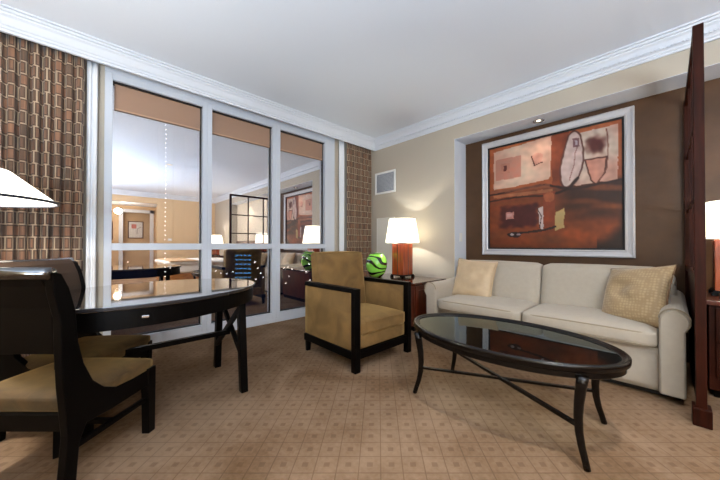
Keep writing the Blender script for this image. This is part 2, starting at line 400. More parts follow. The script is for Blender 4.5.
# partly lowered solar shades
M_solar = pane_mat('brown_solar_mesh', .5, (1, 1, 1, 1), (.62, .40, .24, 1), .5)
nt = M_solar.node_tree
M_solar = bpy.data.materials.new('brown_solar_mesh'); M_solar.use_nodes = True; nt = M_solar.node_tree; nt.nodes.clear()
_o = nt.nodes.new('ShaderNodeOutputMaterial'); _t = nt.nodes.new('ShaderNodeBsdfTransparent'); _t.inputs[0].default_value = (.86, .78, .74, 1)
_d = nt.nodes.new('ShaderNodeBsdfDiffuse'); _d.inputs[0].default_value = lin((202, 168, 144)); _m = nt.nodes.new('ShaderNodeMixShader'); _m.inputs[0].default_value = .5
nt.links.new(_t.outputs[0], _m.inputs[1]); nt.links.new(_d.outputs[0], _m.inputs[2]); nt.links.new(_m.outputs[0], _o.inputs[0])
for i, (a, b_) in enumerate(spans):
    r = empty('roller_shade', (-.208, (a + b_) / 2, 2.30), label='short brown mesh roller shade at the top of the %s window' % ['left', 'middle', 'right'][i], cat='window shade', group='roller shades at the window heads')
    hw = (b_ - a) / 2 - .014
    obj('mesh_fabric', B((-.0015, .0015, -hw, hw, .015, .246)), M_solar, r)
    obj('hem_bar', B((-.004, .004, -hw, hw, 0, .016)), mat('hem_bar_brown', (176, 140, 114), .5), r)

# ------------------------------------------------------------------ drapes and sheers
def drape(name, m, x, y0, y1, z0, z1, folds, amp, fullness, label, cat, group, seed, zsway=.004, pleat=True):
    rnd = random.Random(seed); bm = bmesh.new(); uvl = bm.loops.layers.uv.new('UVMap')
    nu, nv = folds * 16, 26; ph = [rnd.uniform(-.5, .5) for _ in range(folds + 2)]; am = [rnd.uniform(.6, 1.15) for _ in range(folds + 2)]
    W = y1 - y0; grid = []
    for j in range(nv + 1):
        t = j / nv; z = z1 + (z0 - z1) * t; row = []
        for i in range(nu + 1):
            s = i / nu; k = s * folds; ki = int(min(k, folds - 1)); fr = k - ki
            A = amp * (am[ki] * (1 - fr) + am[ki + 1] * fr) * (.55 + .45 * min(1, t * 6))
            a = 2 * PI * k + ph[ki] * (1 - fr) * t + ph[ki + 1] * fr * t
            yy = y0 + W * s + math.sin(2 * a) * .10 * W / folds + math.sin(s * 9 + t * 3) * zsway
            xx = x + A * (2 * abs(math.sin(a / 2)) ** .7 - 1) + .2 * A * math.sin(a * .37 + 1 + 2 * t)
            row.append(bm.verts.new((xx, yy, z)))
        grid.append(row)
    for j in range(nv):
        for i in range(nu):
            f = bm.faces.new((grid[j][i], grid[j + 1][i], grid[j + 1][i + 1], grid[j][i + 1]))
            for lp, (ii, jj) in zip(f.loops, ((i, j), (i, j + 1), (i + 1, j + 1), (i + 1, j))):
                lp[uvl].uv = (ii / nu * abs(W) * fullness + seed * .37, (z1 + (z0 - z1) * jj / nv))
    o = obj(name, bm, m, smooth=True, solid=.004)
    return tag(o, label, cat, group)
drape('curtain', M_drape, -.085, -4.80, -3.46, .03, 2.66, 22, .040, 2.6, 'wide brown and rust block patterned curtain left of the windows', 'curtain', 'block patterned curtains', 3)
drape('curtain', M_drape, -.075, -.54, -.03, .03, 2.66, 11, .030, 2.6, 'narrow rust block patterned curtain in the corner behind the armchair', 'curtain', 'block patterned curtains', 5)
drape('sheer_curtain', M_sheer, -.125, -3.445, -3.375, .03, 2.66, 2, .018, 1.6, 'white sheer gathered beside the wide left curtain', 'curtain', 'white sheers', 1)
drape('sheer_curtain', M_sheer, -.128, -.66, -.565, .03, 2.66, 3, .014, 1.6, 'white sheer gathered beside the narrow corner curtain', 'curtain', 'white sheers', 2)

# ------------------------------------------------------------------ painting in the niche
def clamp(v, a=0., b=1.): return max(a, min(b, v))
def sst(a, b, x):
    t = clamp((x - a) / (b - a)); return t * t * (3 - 2 * t)
def mixc(a, b, t): return tuple(a[i] + (b[i] - a[i]) * t for i in range(3))
def inpoly(P, x, y):
    c = False; n = len(P)
    for i in range(n):
        x1, y1 = P[i]; x2, y2 = P[(i + 1) % n]
        if (y1 > y) != (y2 > y) and x < (x2 - x1) * (y - y1) / (y2 - y1) + x1: c = not c
    return c
def segd(P, x, y, closed=False):
    m = 9
    for i in range(len(P) - (0 if closed else 1)):
        x1, y1 = P[i]; x2, y2 = P[(i + 1) % len(P)]; dx, dy = x2 - x1, y2 - y1
        t = clamp(((x - x1) * dx + (y - y1) * dy) / (dx * dx + dy * dy + 1e-12)); m = min(m, math.hypot(x - x1 - t * dx, y - y1 - t * dy))
    return m
PANEL = [(.035, .04), (.465, 0), (.455, .36), (.44, .385), (.2, .41), (.03, .42)]
PETAL = [(.575, .12), (.60, .03), (.66, .02), (.69, .12), (.70, .28), (.66, .40), (.59, .47), (.545, .45), (.535, .30)]
RIGHT = [(.60, .04), (.97, .03), (.965, .47), (.62, .47), (.68, .36), (.70, .2)]
WEDGE = [(.715, .27), (.88, .27), (.865, .40), (.80, .485), (.76, .44)]
def chaikin(P, n=2):
    for _ in range(n):
        Q = []
        for i in range(len(P)):
            a, b = P[i], P[(i + 1) % len(P)]
            Q += [(a[0] * .75 + b[0] * .25, a[1] * .75 + b[1] * .25), (a[0] * .25 + b[0] * .75, a[1] * .25 + b[1] * .75)]
        P = Q
    return P
PETAL = chaikin([(.617 + (x - .617) * 1.12, .24 + (y - .24) * 1.06) for x, y in PETAL])
def paint(u, v):
    u = u * 2.835 / ((1 - u) * 3.797 + u * 2.835)
    nz = noise.noise(Vector((u * 5, v * 5, 1.3))); n2 = noise.noise(Vector((u * 22, v * 22, 4))); n3 = noise.noise(Vector((u * 3, v * 14, 9)))
    ju, jv = u + .006 * n2, v + .006 * noise.noise(Vector((u * 20, v * 20, 8)))
    # ground
    low = mixc((60, 28, 12), (158, 66, 20), clamp(sst(.58, .92, jv) + .5 * n3))
    low = mixc(low, (180, 88, 28), .45 * sst(.1, .5, n3) * sst(.5, .9, u))
    lowl = mixc((116, 58, 30), (146, 60, 22), clamp(.5 + n3))
    low = mixc(lowl, low, sst(.45, .62, ju + .05 * nz))
    up = mixc((168, 78, 34), (190, 98, 48), clamp(.5 + nz))
    c = mixc(up, low, sst(.42, .50, jv))
    # vertical brown band
    bl, br = .46 + .02 * jv, .60 - .16 * jv
    if jv < .47 and bl < ju < max(br, .53): c = mixc((150, 62, 24), (112, 44, 18), clamp(.5 + nz * 1.4))
    if inpoly(PANEL, ju, jv):
        c = mixc((228, 176, 150), (226, 196, 170), clamp(.5 + nz * 1.5)); c = mixc(c, (206, 140, 116), .25 * clamp(.5 + n2))
        if .045 < ju < .235 and .12 < jv < .33: c = mixc((214, 146, 122), (198, 120, 98), clamp(.5 + n2))
        if .085 < ju < .15 and .17 < jv < .27: c = (196, 124, 100)
        if .105 < ju < .128 and .19 < jv < .245: c = (104, 34, 22)
        PT = [(.315, .15), (.355, .125), (.40, .15), (.395, .225), (.335, .24)]
        if inpoly(PT, ju, jv): c = (224, 152, 128)
        if segd([PT[0], PT[4], PT[3]], ju, jv) < .005: c = (96, 48, 36)
    if inpoly(RIGHT, ju, jv):
        c = mixc((218, 160, 138), (208, 186, 168), clamp(.4 + nz * 1.5))
        d = math.hypot((u - .80) / .10, (v - .16) / .085); c = mixc((96, 36, 28), c, sst(.35, 1.15, d + .3 * n2))
    if inpoly(WEDGE, ju, jv): c = mixc((222, 156, 132), (206, 130, 106), clamp(.5 + nz))
    if inpoly(PETAL, ju, jv):
        c = mixc((226, 200, 186), (206, 176, 168), clamp(.5 + nz * 1.5))
        if .625 < ju < .675 and .075 < jv < .15: c = (128, 84, 88)
        if .64 < ju < .66 and .095 < jv < .13: c = (190, 170, 180)
        if segd([(.655, .15), (.63, .30), (.60, .42)], ju, jv) < .004: c = (150, 96, 90)
    for P, wd, cc in ((PETAL + PETAL[:1], .006, (92, 44, 34)), (WEDGE + WEDGE[:1], .005, (84, 36, 26)), ([(.88, .05), (.895, .2), (.88, .36), (.82, .47)], .004, (120, 60, 44)),
                      ([(.0, .47), (.2, .445), (.42, .43), (.52, .47), (.62, .50), (.78, .485), (1, .47)], .008, (52, 22, 14)),
                      ([(.0, .53), (.22, .515), (.42, .53), (.48, .57)], .006, (46, 20, 14)),
                      ([(.66, .41), (.60, .49), (.50, .52)], .010, (44, 18, 12))):
        d = segd(P, ju, jv)
        if d < wd * 1.8: c = mixc(cc, c, sst(wd * .5, wd * 1.8, d))
    if .0 < u < .45 and .425 < jv < .455 - 0 * u: c = mixc(c, (150, 84, 58), .7)
    if .03 < ju < .47 and .475 < jv < .505: c = mixc(c, (206, 132, 88), .6)
    if .40 < ju < .49 and .50 < jv < .86 - .1 * u: c = mixc(c, (146, 58, 28), .8)
    if math.hypot((ju - .445) / .04, (jv - .545) / .045) < 1: c = (176, 88, 48)
    # dark red block with details
    d = max(abs(ju - .215) / .125, abs(jv - .70) / .095)
    if d < 1.3: c = mixc((78, 26, 26), c, sst(.9, 1.3, d + .2 * n2))
    if .12 < ju < .18 and .655 < jv < .72: c = (214, 140, 124)
    if .13 < ju < .165 and .67 < jv < .70: c = (232, 170, 156)
    if inpoly([(.36, .64), (.40, .625), (.40, .84), (.375, .82)], ju, jv): c = (206, 186, 180)
    if segd([(.36, .64), (.385, .72), (.375, .82)], ju, jv) < .004: c = (70, 40, 34)
    if inpoly([(.49, .69), (.56, .655), (.555, .82), (.485, .85)], ju, jv): c = mixc((206, 176, 112), (188, 150, 90), clamp(.5 + n2))
    if segd([(.14, .87), (.30, .85), (.38, .845), (.49, .81)], ju, jv) < .010: c = (40, 20, 22)
    if math.hypot((ju - .185) / .05, (jv - .875) / .028) < 1: c = (36, 18, 22)
    if math.hypot((ju - .165) / .014, (jv - .875) / .012) < 1: c = (186, 176, 182)
    if math.hypot((ju - .215) / .018, (jv - .872) / .009) < 1: c = (150, 136, 142)
    d = math.hypot(u - .80, (v - .70))
    if u > .8 and v > .7: c = mixc(c, (44, 22, 12), sst(.17, .28, math.hypot(max(0, u - .78) , max(0, v - .72))))
    c = mixc(c, (30, 14, 8), .22 * sst(.88, 1, jv))
    k = .86 + .12 * n2 + .08 * nz; g_ = (c[0] * .4 + c[1] * .45 + c[2] * .15); c = mixc(c, (g_, g_, g_), .10)
    return tuple(clamp(x * k, 0, 255) for x in c)
PX0, PX1, PZ0, PZ1 = 1.765, 3.28, .89, 2.35
r = empty('framed_painting', ((PX0 + PX1) / 2, ND, (PZ0 + PZ1) / 2), label='large abstract rust and pink painting in a silver frame above the sofa', cat='painting')
hx, hz = (PX1 - PX0) / 2, (PZ1 - PZ0) / 2
fw = .075
def frame_sweep(prof, hx, hz, bm=None):
    """prof: (inset from outer edge, y) closed, mitred round a rectangle in the xz plane"""
    bm = bm or bmesh.new(); rings = []
    for sx, sz in ((-1, -1), (1, -1), (1, 1), (-1, 1)):
        rings.append([bm.verts.new((sx * (hx - d), y, sz * (hz - d))) for d, y in prof])
    m = len(prof)
    for k in range(4):
        A, C = rings[k], rings[(k + 1) % 4]
        for i in range(m): bm.faces.new((A[i], A[(i + 1) % m], C[(i + 1) % m], C[i]))
    return bm
obj('frame', frame_sweep([(0, 0), (0, -.05), (.012, -.058), (.030, -.050), (.055, -.046), (fw - .012, -.052), (fw, -.044), (fw, 0)], hx, hz), M_silver, r)
obj('liner', frame_sweep([(fw, -.002), (fw, -.038), (fw + .018, -.034), (fw + .018, -.002)], hx, hz), M_black, r)
cx_, cz_ = hx - fw - .016, hz - fw - .016
bm = bmesh.new(); lay = bm.verts.layers.float_color.new('paint'); NU, NV = 190, 180; G = []
for j in range(NV + 1):
    row = []
    for i in range(NU + 1):
        u, v = i / NU, j / NV; vt = bm.verts.new(((u * 2 - 1) * cx_, -.022, (1 - v * 2) * cz_)); vt[lay] = lin(paint(u, v)); row.append(vt)
    G.append(row)
for j in range(NV):
    for i in range(NU): bm.faces.new((G[j][i], G[j + 1][i], G[j + 1][i + 1], G[j][i + 1]))
B((-cx_, cx_, -.0215, -.004, -cz_, cz_), bm=bm)
mp_ = mat('oil_paint', (150, 80, 50), .38, spec=.5, bump=.3, bscale=30); a_ = mp_.node_tree.nodes.new('ShaderNodeVertexColor'); a_.layer_name = 'paint'
mp_.node_tree.links.new(a_.outputs[0], mp_.node_tree.nodes['Principled BSDF'].inputs['Base Color'])
cv = obj('canvas', bm, mp_, r)

# recessed downlights in the niche soffit and an added spot in the living room ceiling
def added_spot(x, y, power, label):  # added lamp and ring, put in to brighten the middle of the carpet
    r = empty('round_downlight', (x, y, HC), label=label, cat='ceiling light', group='added spot in the living room ceiling')
    obj('trim_ring', lathe([(.05, -.001), (.07, -.001), (.07, -.005), (.052, -.008), (.05, -.001)], 32, cap=False), M_white, r, smooth=True)
    l = bpy.data.lights.new('added_spot_lamp', 'SPOT'); l.energy = power; l.color = (1, .95, .88); l.spot_size = math.radians(108); l.spot_blend = 1.0; l.shadow_soft_size = .05
    lo = bpy.data.objects.new('added_spot_lamp', l); COL.objects.link(lo); lo.location = (x, y, HC - .02)
    obj('bulb', lathe([(.001, -.003), (.03, -.003), (.045, -.001)], 24), emis('added_spot_face', (255, 240, 214), 1.5), r)

def downlight(x, label, power):
    r = empty('round_downlight', (x, .15, NT - .004), label=label, cat='ceiling light', group='downlights in the niche soffit')
    obj('trim_ring', lathe([(.040, -.001), (.056, -.001), (.056, -.006), (.050, -.009), (.042, -.008), (.040, -.001)], 32, cap=False), M_metal, r, smooth=True)
    obj('reflector', lathe([(.0395, -.002), (.026, -.0012)], 32, cap=False), mat('dark_baffle', (70, 70, 72), .3, metal=.8), r)
    obj('bulb', lathe([(.001, -.004), (.018, -.006), (.024, -.002)], 24), emis('halogen_face', (255, 240, 214), 2.5), r)
    l = bpy.data.lights.new('downlight_lamp', 'SPOT'); l.energy = power; l.color = (1, .87, .7); l.spot_size = 2.2; l.spot_blend = .6; l.shadow_soft_size = .03
    lo = bpy.data.objects.new('downlight_lamp', l); COL.objects.link(lo); lo.location = (x, .15, NT - .02); lo.rotation_euler = (math.radians(-22), 0, 0)
added_spot(3.65, -2.2, 110, 'added round ceiling spot that brightens the carpet by the coffee table')
downlight(2.478, 'small round recessed light above the painting', 9)
downlight(5.55, 'small round recessed light above the bed', 30)

# ------------------------------------------------------------------ small wall fittings
r = empty('air_vent', (.238, 0, 2.036), label='square white louvred air vent high on the wall by the corner curtain', cat='air vent')
obj('frame', frame_sweep([(0, 0), (0, -.012), (.008, -.016), (.03, -.012), (.03, 0)], .226, .18), M_white, r)
bm = bmesh.new()
for k in range(15):
    z = -.143 + k * .0205
    prism([(-.002, z - .009), (-.010, z + .004), (-.009, z + .006), (-.001, z - .007)], 'x', -.197, .197, bm)
obj('louvres', bm, mat('grey_louvre', (170, 176, 186), .5), r)
obj('duct_back', B((-.2, .2, -.001, 0, -.155, .155)), M_black, r)
o = obj('access_panel', frame_sweep([(0, 0), (0, -.012), (.012, -.014), (.016, -.010), (.016, 0)], .20, .48, bm=B((-.19, .19, -.010, 0, -.47, .47))), mat('pale_panel', (214, 211, 204), .6))
o.location = (.25, 0, .98); tag(o, 'plain pale rectangular panel on the wall behind the green vase', 'wall panel')
r = empty('light_switch', (NX0 + .004, .15, 1.12), label='white light switch on the left side of the painting niche', cat='light switch')
obj('cover_plate', B((0, .006, -.036, .036, -.058, .058)), M_white, r, bevel=.002)
obj('rocker', B((.006, .010, -.016, .016, -.032, .032)), M_white, r, bevel=.001)

# ------------------------------------------------------------------ sofa
SX0, SX1, SYF, SYB = 1.60, 3.588, -.80, .16
sofa = empty('sofa', ((SX0 + SX1) / 2, -.32, 0), label='cream two-seat sofa with rolled arms under the large painting', cat='sofa')
ox, oy = sofa.location.x, sofa.location.y
AW = .135
xi0, xi1 = SX0 + AW - ox, SX1 - AW - ox
obj('base', rbox(((xi1 - xi0) / 2 + .01, .42, .145), .012, n=6, c=((xi0 + xi1) / 2, -.005, .185)), M_sofa, sofa, smooth=True)
obj('plinth', B((xi0 - .10, xi1 + .10, -.40, .40, .012, .06)), M_black, sofa)
for sx in (-1, 1):
    xo = (SX0 - ox) if sx < 0 else (SX1 - ox)
    # rolled arm: front panel outline in x,z, extruded back
    def arm_prof(s=1.0):
        P = []; ix = xo - sx * AW
        P += [(ix, .045), (xo - sx * .012, .045), (xo - sx * .012, .47)]
        cx, cz, rr = xo - sx * .062, .535, .073
        for k in range(15):
            a = math.radians(-40 + k * (215 / 14)); P.append((cx + sx * rr * math.cos(a) * 1.0, cz + rr * math.sin(a)))
        P.append((ix, .50)); return P
    yf, yb = SYF - oy + .012, .38
    bm = bmesh.new(); P = arm_prof(); rows = []
    for j in range(13):
        t = j / 12; y = yf + (yb - yf) * t; lift = .0 + .06 * max(0, t - .35)
        rows.append([bm.verts.new((x, y, z + (lift if z > .44 else 0))) for x, z in P])
    for A, C in zip(rows, rows[1:]):
        for k in range(len(P)): bm.faces.new((A[k], A[(k + 1) % len(P)], C[(k + 1) % len(P)], C[k]))
    bm.faces.new(rows[0]); bm.faces.new(rows[-1][::-1])
    am = obj('arm', bm, M_sofa, sofa, bevel=.012, seg=3)
    # facing panel with piping
    Q = [((x - (xo - sx * AW / 2)) * .90 + (xo - sx * AW / 2), (z - .35) * .965 + .345) for x, z in P]
    obj('arm_panel', prism(Q, 'y', yf - .010, yf + .01), M_sofa, am, bevel=.006, seg=3)
    obj('piping', tube([(x, yf - .006, z) for x, z in P[2:-1]], .0045, 8), M_pipe, am, smooth=True)
mid = (xi0 + xi1) / 2
for k in range(2):
    c0, c1 = (xi0, mid) if k == 0 else (mid, xi1); hw = (c1 - c0) / 2 - .003
    def bow(co, k=k, hw=hw):
        return co
    sc_ = obj('seat_cushion', rbox((hw, .315, .058), .032, (.0, .012, .020), 12, c=((c0 + c1) / 2, -.155, .387)), M_sofa, sofa, smooth=True)
    for z in (.340, .424):
        cy = -.155; pts = []
        for i in range(21):
            s = i / 20 * 2 - 1; pts.append(((c0 + c1) / 2 + s * (hw - .012), cy - .315 + .006 - .012 * max(0, 1 - s * s) ** .6 + .02 * abs(s) ** 12, z + (.0 if z < .4 else .006 * (1 - s * s))))
        obj('piping', tube(pts, .0045, 8), M_pipe, sc_, smooth=True)
    # back cushion, leaning
    bw = (mid - xi0) / 2 + .048 - .003
    cc = (xi0 - .095 + mid) / 2 if k == 0 else (mid + xi1 + .095) / 2
    def lean(co, cc=cc, k=k, bw=bw):
        s = 1 if k else -1; o_ = max(0, co.x * s - (bw - .10)) / .10
        if co.z > .12: co.z -= .045 * (o_ ** 2)
        return (co.x, co.y + .22 * (co.z + .21), co.z)
    obj('back_cushion', rbox((bw, .085, .215), .05, (.0, .03, .012), 14, c=(cc, .115, .61), warp=lean), M_sofa, sofa, smooth=True)
obj('back_frame', prism([(.22, .10), (.44, .10), (.47, .70), (.44, .765), (.36, .765)], 'x', xi0 - .08, xi1 + .08), M_sofa, sofa, bevel=.03, seg=3)

# ------------------------------------------------------------------ cushions on the sofa
def pillow(name, m, pm, size, thick, loc, rot, label, seed=0, wr=.006, sx=1.0):
    N = 26; bm = bmesh.new(); s = size / 2; top = []; bot = []
    for sgn, store in ((1, top), (-1, bot)):
        for j in range(N + 1):
            row = []
            for i in range(N + 1):
                u, v = i / N * 2 - 1, j / N * 2 - 1
                if sgn < 0 and (i in (0, N) or j in (0, N)): row.append(top[j][i]); continue
                pin = 1 - .075 * (1 - v * v) * abs(u) ** 3; pin2 = 1 - .075 * (1 - u * u) * abs(v) ** 3
                t = thick / 2 * (max(0, 1 - u * u) ** .45) * (max(0, 1 - v * v) ** .45)
                n_ = noise.noise(Vector((u * 1.6 + seed, v * 1.6, sgn))) * wr * 3 + noise.noise(Vector((u * 1.2 + v * 3.2 + seed, v - u * 1.5, sgn * 2))) * wr * 1.5
                row.append(bm.verts.new((u * s * pin * sx, sgn * -1 * (t + n_ * max(0, 1 - u * u) * max(0, 1 - v * v)), v * s * pin2)))
            store.append(row)
    for G_, fl in ((top, 0), (bot, 1)):
        for j in range(N):
            for i in range(N):
                q = [G_[j][i], G_[j][i + 1], G_[j + 1][i + 1], G_[j + 1][i]]
                bm.faces.new(q[::-1] if fl else q)
    edge = [top[0][i].co.copy() for i in range(N + 1)] + [top[j][N].co.copy() for j in range(1, N + 1)] + [top[N][i].co.copy() for i in range(N - 1, -1, -1)] + [top[j][0].co.copy() for j in range(N - 1, -1, -1)]
    o = obj(name, bm, m, smooth=True); o.location = loc; o.rotation_euler = [math.radians(a) for a in rot]
    tag(o, label, 'cushion', 'throw pillows on the sofa')
    obj('piping', tube(edge, .005, 6), pm, o, smooth=True)
    return o
pillow('throw_pillow', M_tanpil, mat('tan_piping', (186, 160, 124), .6), .46, .17, (1.945, -.345, .630), (-22, 3, 4), 'smooth tan satin pillow at the left end of the sofa', 2.0, .012)
pillow('throw_pillow', M_jac, mat('brown_piping', (118, 90, 62), .6), .48, .18, (3.315, -.43, .625), (-24, -8, -34), 'gold patterned pillow at the right end of the sofa', 7.0, .012)

# ------------------------------------------------------------------ armchair
AX0, AX1, AY0, AY1 = 1.0, 1.765, -1.945, -1.245
ac = empty('armchair', ((AX0 + AX1) / 2, (AY0 + AY1) / 2, 0), label='boxy tan velvet armchair with black wooden arm frames by the window', cat='armchair')
hx_, hy_ = (AX1 - AX0) / 2, (AY1 - AY0) / 2
for s in (-1, 1):
    y_in, y_out = s * (hy_ - .055), s * hy_
    ya, yb = min(y_in, y_out), max(y_in, y_out)
    fr = bmesh.new()
    B((hx_ - .055, hx_, ya, yb, 0.0, .665), bm=fr)                          # front post and leg
    prism([(-hx_ - .0, .625), (-hx_ + .02, .665), (hx_ - .055, .665), (hx_ - .055, .630)], 'y', ya, yb, fr)   # arm rail
    B((-hx_ + .0, hx_ - .055, ya, yb, .10, .165), bm=fr)                     # bottom rail
    obj('side_frame', fr, M_ebony, ac, bevel=.004)
    obj('side_panel', rbox((hx_ - .03, .024, .235), .015, (0, .010, 0), 8, c=(-.028, s * (hy_ - .030), .398)), M_velvet, ac, smooth=True)
    lg = bmesh.new(); prism([(-hx_ + .01, .10), (-hx_ + .06, .10), (-hx_ + .045, .0), (-hx_ + .015, .0)], 'y', ya + .008, yb - .008, lg)
    obj('leg', lg, M_ebony, ac, bevel=.003)
obj('front_rail', B((hx_ - .05, hx_ - .01, -hy_ + .055, hy_ - .055, .10, .165)), M_ebony, ac, bevel=.003)
obj('seat_base', rbox((hx_ - .02, hy_ - .058, .06), .015, (.006, 0, 0), 8, c=(-.012, 0, .225)), M_velvet, ac, smooth=True)
sc_ = obj('seat_cushion', rbox((.30, hy_ - .060, .062), .03, (.012, 0, .02), 12, c=(.065, 0, .335)), M_velvet, ac, smooth=True)
obj('piping', tube([(.366 + .012 * (1 - s * s) - .02 * abs(s) ** 14, s * (hy_ - .064), .379 + .004 * (1 - s * s)) for s in [i / 10 - 1 for i in range(21)]], .0045, 8), M_velvet, sc_, smooth=True)
def blean(co): return (co.x - .13 * (co.z + .3), co.y, co.z)
bk = obj('back_cushion', rbox((.075, hy_ - .062, .31), .03, (.025, 0, .008), 14, c=(-.235, 0, .632), warp=blean), M_velvet, ac, smooth=True)
pts = []
for i in range(15):
    s = i / 7 - 1; pts.append((-.235 + .055 - .13 * .6 + .01, s * (hy_ - .075), .932 + .008 * (1 - s * s)))
obj('piping', tube(pts, .005, 8), M_velvet, bk, smooth=True)

# ------------------------------------------------------------------ corner table, lamp, vase
et = empty('end_table', (.93, -.44, 0), label='dark mahogany end table in the corner between armchair and sofa', cat='side table')
obj('tabletop', B((-.53, .50, -.32, .36, .54, .572)), wood('table_mahogany', (58, 26, 16), (84, 40, 24), .15, (2, 14, 14), .6), et, bevel=.006)
obj('cabinet_body', B((-.50, .47, -.29, .34, .06, .54)), M_mahog, et, bevel=.003)
obj('side_panel', frame_sweep([(0, 0), (0, -.012), (.05, -.012), (.056, 0)], .30, .23), M_mahog, et).matrix_local = Matrix.Translation((.47, .025, .30)) @ Matrix.Rotation(PI / 2, 4, 'Z')
obj('plinth', B((-.48, .45, -.27, .32, 0, .06)), M_ebony, et)

def table_lamp(loc, H, bw, sh, rb, rt, label, power, col):
    r = empty('table_lamp', loc, label=label, cat='lamp', group='square mahogany lamps with white shades')
    k = bw / 2
    body = bmesh.new(); B((-k, k, -k, k, .035, H), bm=body)
    bo = obj('base', body, wood('lamp_mahogany', (120, 46, 22), (160, 74, 38), .22, (10, 10, 1.0), .5), r, bevel=.004)
    st = bmesh.new()
    for (x0, x1, y0, y1) in ((-k - .003, k + .003, -.006, .006), (-.006, .006, -k - .003, k + .003)): B((x0, x1, y0, y1, .036, H - .002), bm=st)
    obj('center_groove', st, mat('groove_brown', (58, 18, 10), .4), bo)
    ft = bmesh.new(); B((-k - .012, k + .012, -k - .012, k + .012, .022, .038), bm=ft)
    for sx in (-1, 1):
        for sy in (-1, 1): B((sx * k - .018, sx * k + .018, sy * k - .018, sy * k + .018, 0, .024), bm=ft)
    obj('foot', ft, M_ebony, r, bevel=.003)
    obj('neck', B((-k * .4, k * .4, -k * .4, k * .4, H, H + .010), bm=tube([(0, 0, H), (0, 0, H + .03 + sh * .55)], .008)), M_ebony, r)
    s = lathe([(rb, 0), (rt, sh), (rt - .003, sh), (rb - .003, 0), (rb, 0)], 48, (0, 0, H + .012), cap=False)
    so = obj('lamp_shade', s, M_shade, r, smooth=True)
    obj('shade_rim', lathe([(rb + .001, -.004), (rb + .002, .004), (rb - .004, .004), (rb - .004, -.004), (rb + .001, -.004)], 48, (0, 0, H + .012), cap=False), M_white, so)
    obj('bulb', lathe([(.004, -.04), (.018, -.03), (.032, 0), (.026, .028), (.004, .036)], 16, (0, 0, H + .03 + sh * .55)), emis('bulb_glow', (255, 232, 190), 8), r, smooth=True)
    point('lamp_bulb_light', (loc[0], loc[1], loc[2] + H + .03 + sh * .45), power, col, .03)
    return r
table_lamp((.88, -.33, .572), .462, .205, .330, .236, .183, 'mahogany block lamp glowing on the end table beside the green vase', 28, (1, .99, .90))
table_lamp((3.835, -.10, .645), .41, .19, .27, .17, .135, 'mahogany block lamp on the nightstand behind the wooden screen', 20, (1, .9, .74))

# green vase with black swirls
def vase_mat():
    m = mat('green_glazed', (120, 190, 60), .12, coat=.8); nt = m.node_tree; N = nt.nodes; L = nt.links; b = N['Principled BSDF']
    tc = N.new('ShaderNodeTexCoord'); mp = N.new('ShaderNodeMapping'); mp.inputs['Scale'].default_value = (1, 1, 1.9)
    wv = N.new('ShaderNodeTexWave'); wv.wave_type = 'BANDS'; wv.bands_direction = 'Z'; wv.inputs['Scale'].default_value = 2.3; wv.inputs['Distortion'].default_value = 13
    wv.inputs['Detail'].default_value = .2; wv.inputs['Detail Scale'].default_value = 1.2
    L.new(tc.outputs['Object'], mp.inputs[0]); L.new(mp.outputs[0], wv.inputs[0]); r = N.new('ShaderNodeValToRGB')
    r.color_ramp.interpolation = 'CONSTANT'; r.color_ramp.elements[0].color = lin((8, 16, 8)); r.color_ramp.elements[1].position = .24; r.color_ramp.elements[1].color = lin((140, 214, 76))
    L.new(wv.outputs[1], r.inputs[0]); L.new(r.outputs[0], b.inputs['Base Color']); return m
vp = [(.055, 0), (.075, .006), (.115, .06), (.142, .13), (.148, .19), (.136, .25), (.108, .30), (.085, .322), (.078, .330), (.070, .326), (.098, .295), (.125, .25), (.136, .19), (.130, .13), (.10, .06), (.06, .02), (.02, .016)]
v_ = obj('vase', lathe(vp, 56), vase_mat(), smooth=True); v_.location = (.64, -.60, .5725); v_.scale = (1.02, 1.02, 1.0)
tag(v_, 'round bright green vase with black swirls on the end table', 'vase')

# ------------------------------------------------------------------ coffee table
ct = empty('coffee_table', (2.75, -1.59, 0), label='oval glass-topped coffee table with dark curved legs before the sofa', cat='coffee table')
TA, TB = .625, .375
obj('tabletop_rim', ell_sweep([(0, .462), (-.006, .468), (-.018, .466), (-.022, .459), (-.030, .462), (-.038, .457), (-.044, .447), (-.044, .432), (-.010, .428), (-.002, .436), (0, .448)], TA, TB), M_ebmet, ct, smooth=True)
obj('apron', ell_sweep([(-.018, .43), (-.018, .400), (-.026, .395), (-.042, .395), (-.042, .43)], TA, TB), M_ebmet, ct, smooth=False)
obj('glass_top', ell_disc(TA - .043, TB - .043, .446, .454), M_tglass, ct)
Lp = {}
for sx in (-1, 1):
    for sy in (-1, 1):
        ux, uy = .47 * sx, .235 * sy
        d = Vector((sx * .85, sy * .5, 0)).normalized()
        P = []
        for t, off in ((0, .020), (.10, .008), (.22, -.008), (.36, -.020), (.52, -.024), (.68, -.020), (.80, -.013), (.90, -.007), (1, .0)):
            P.append(Vector((ux, uy, .0 + .415 * t)) + d * off)
        obj('leg', tube(P, [.015, .0155, .0165, .018, .0195, .021, .0225, .024, .025], 8), M_ebmet, ct, smooth=True)
        Lp[sx, sy] = P[4] * 1.0
for s in (-1, 1):
    a, b_ = Lp[-1, -s].copy(), Lp[1, s].copy(); a.z = b_.z = .178
    obj('stretcher', bar(a, b_, .020, .014 if s > 0 else .018), M_ebmet, ct)

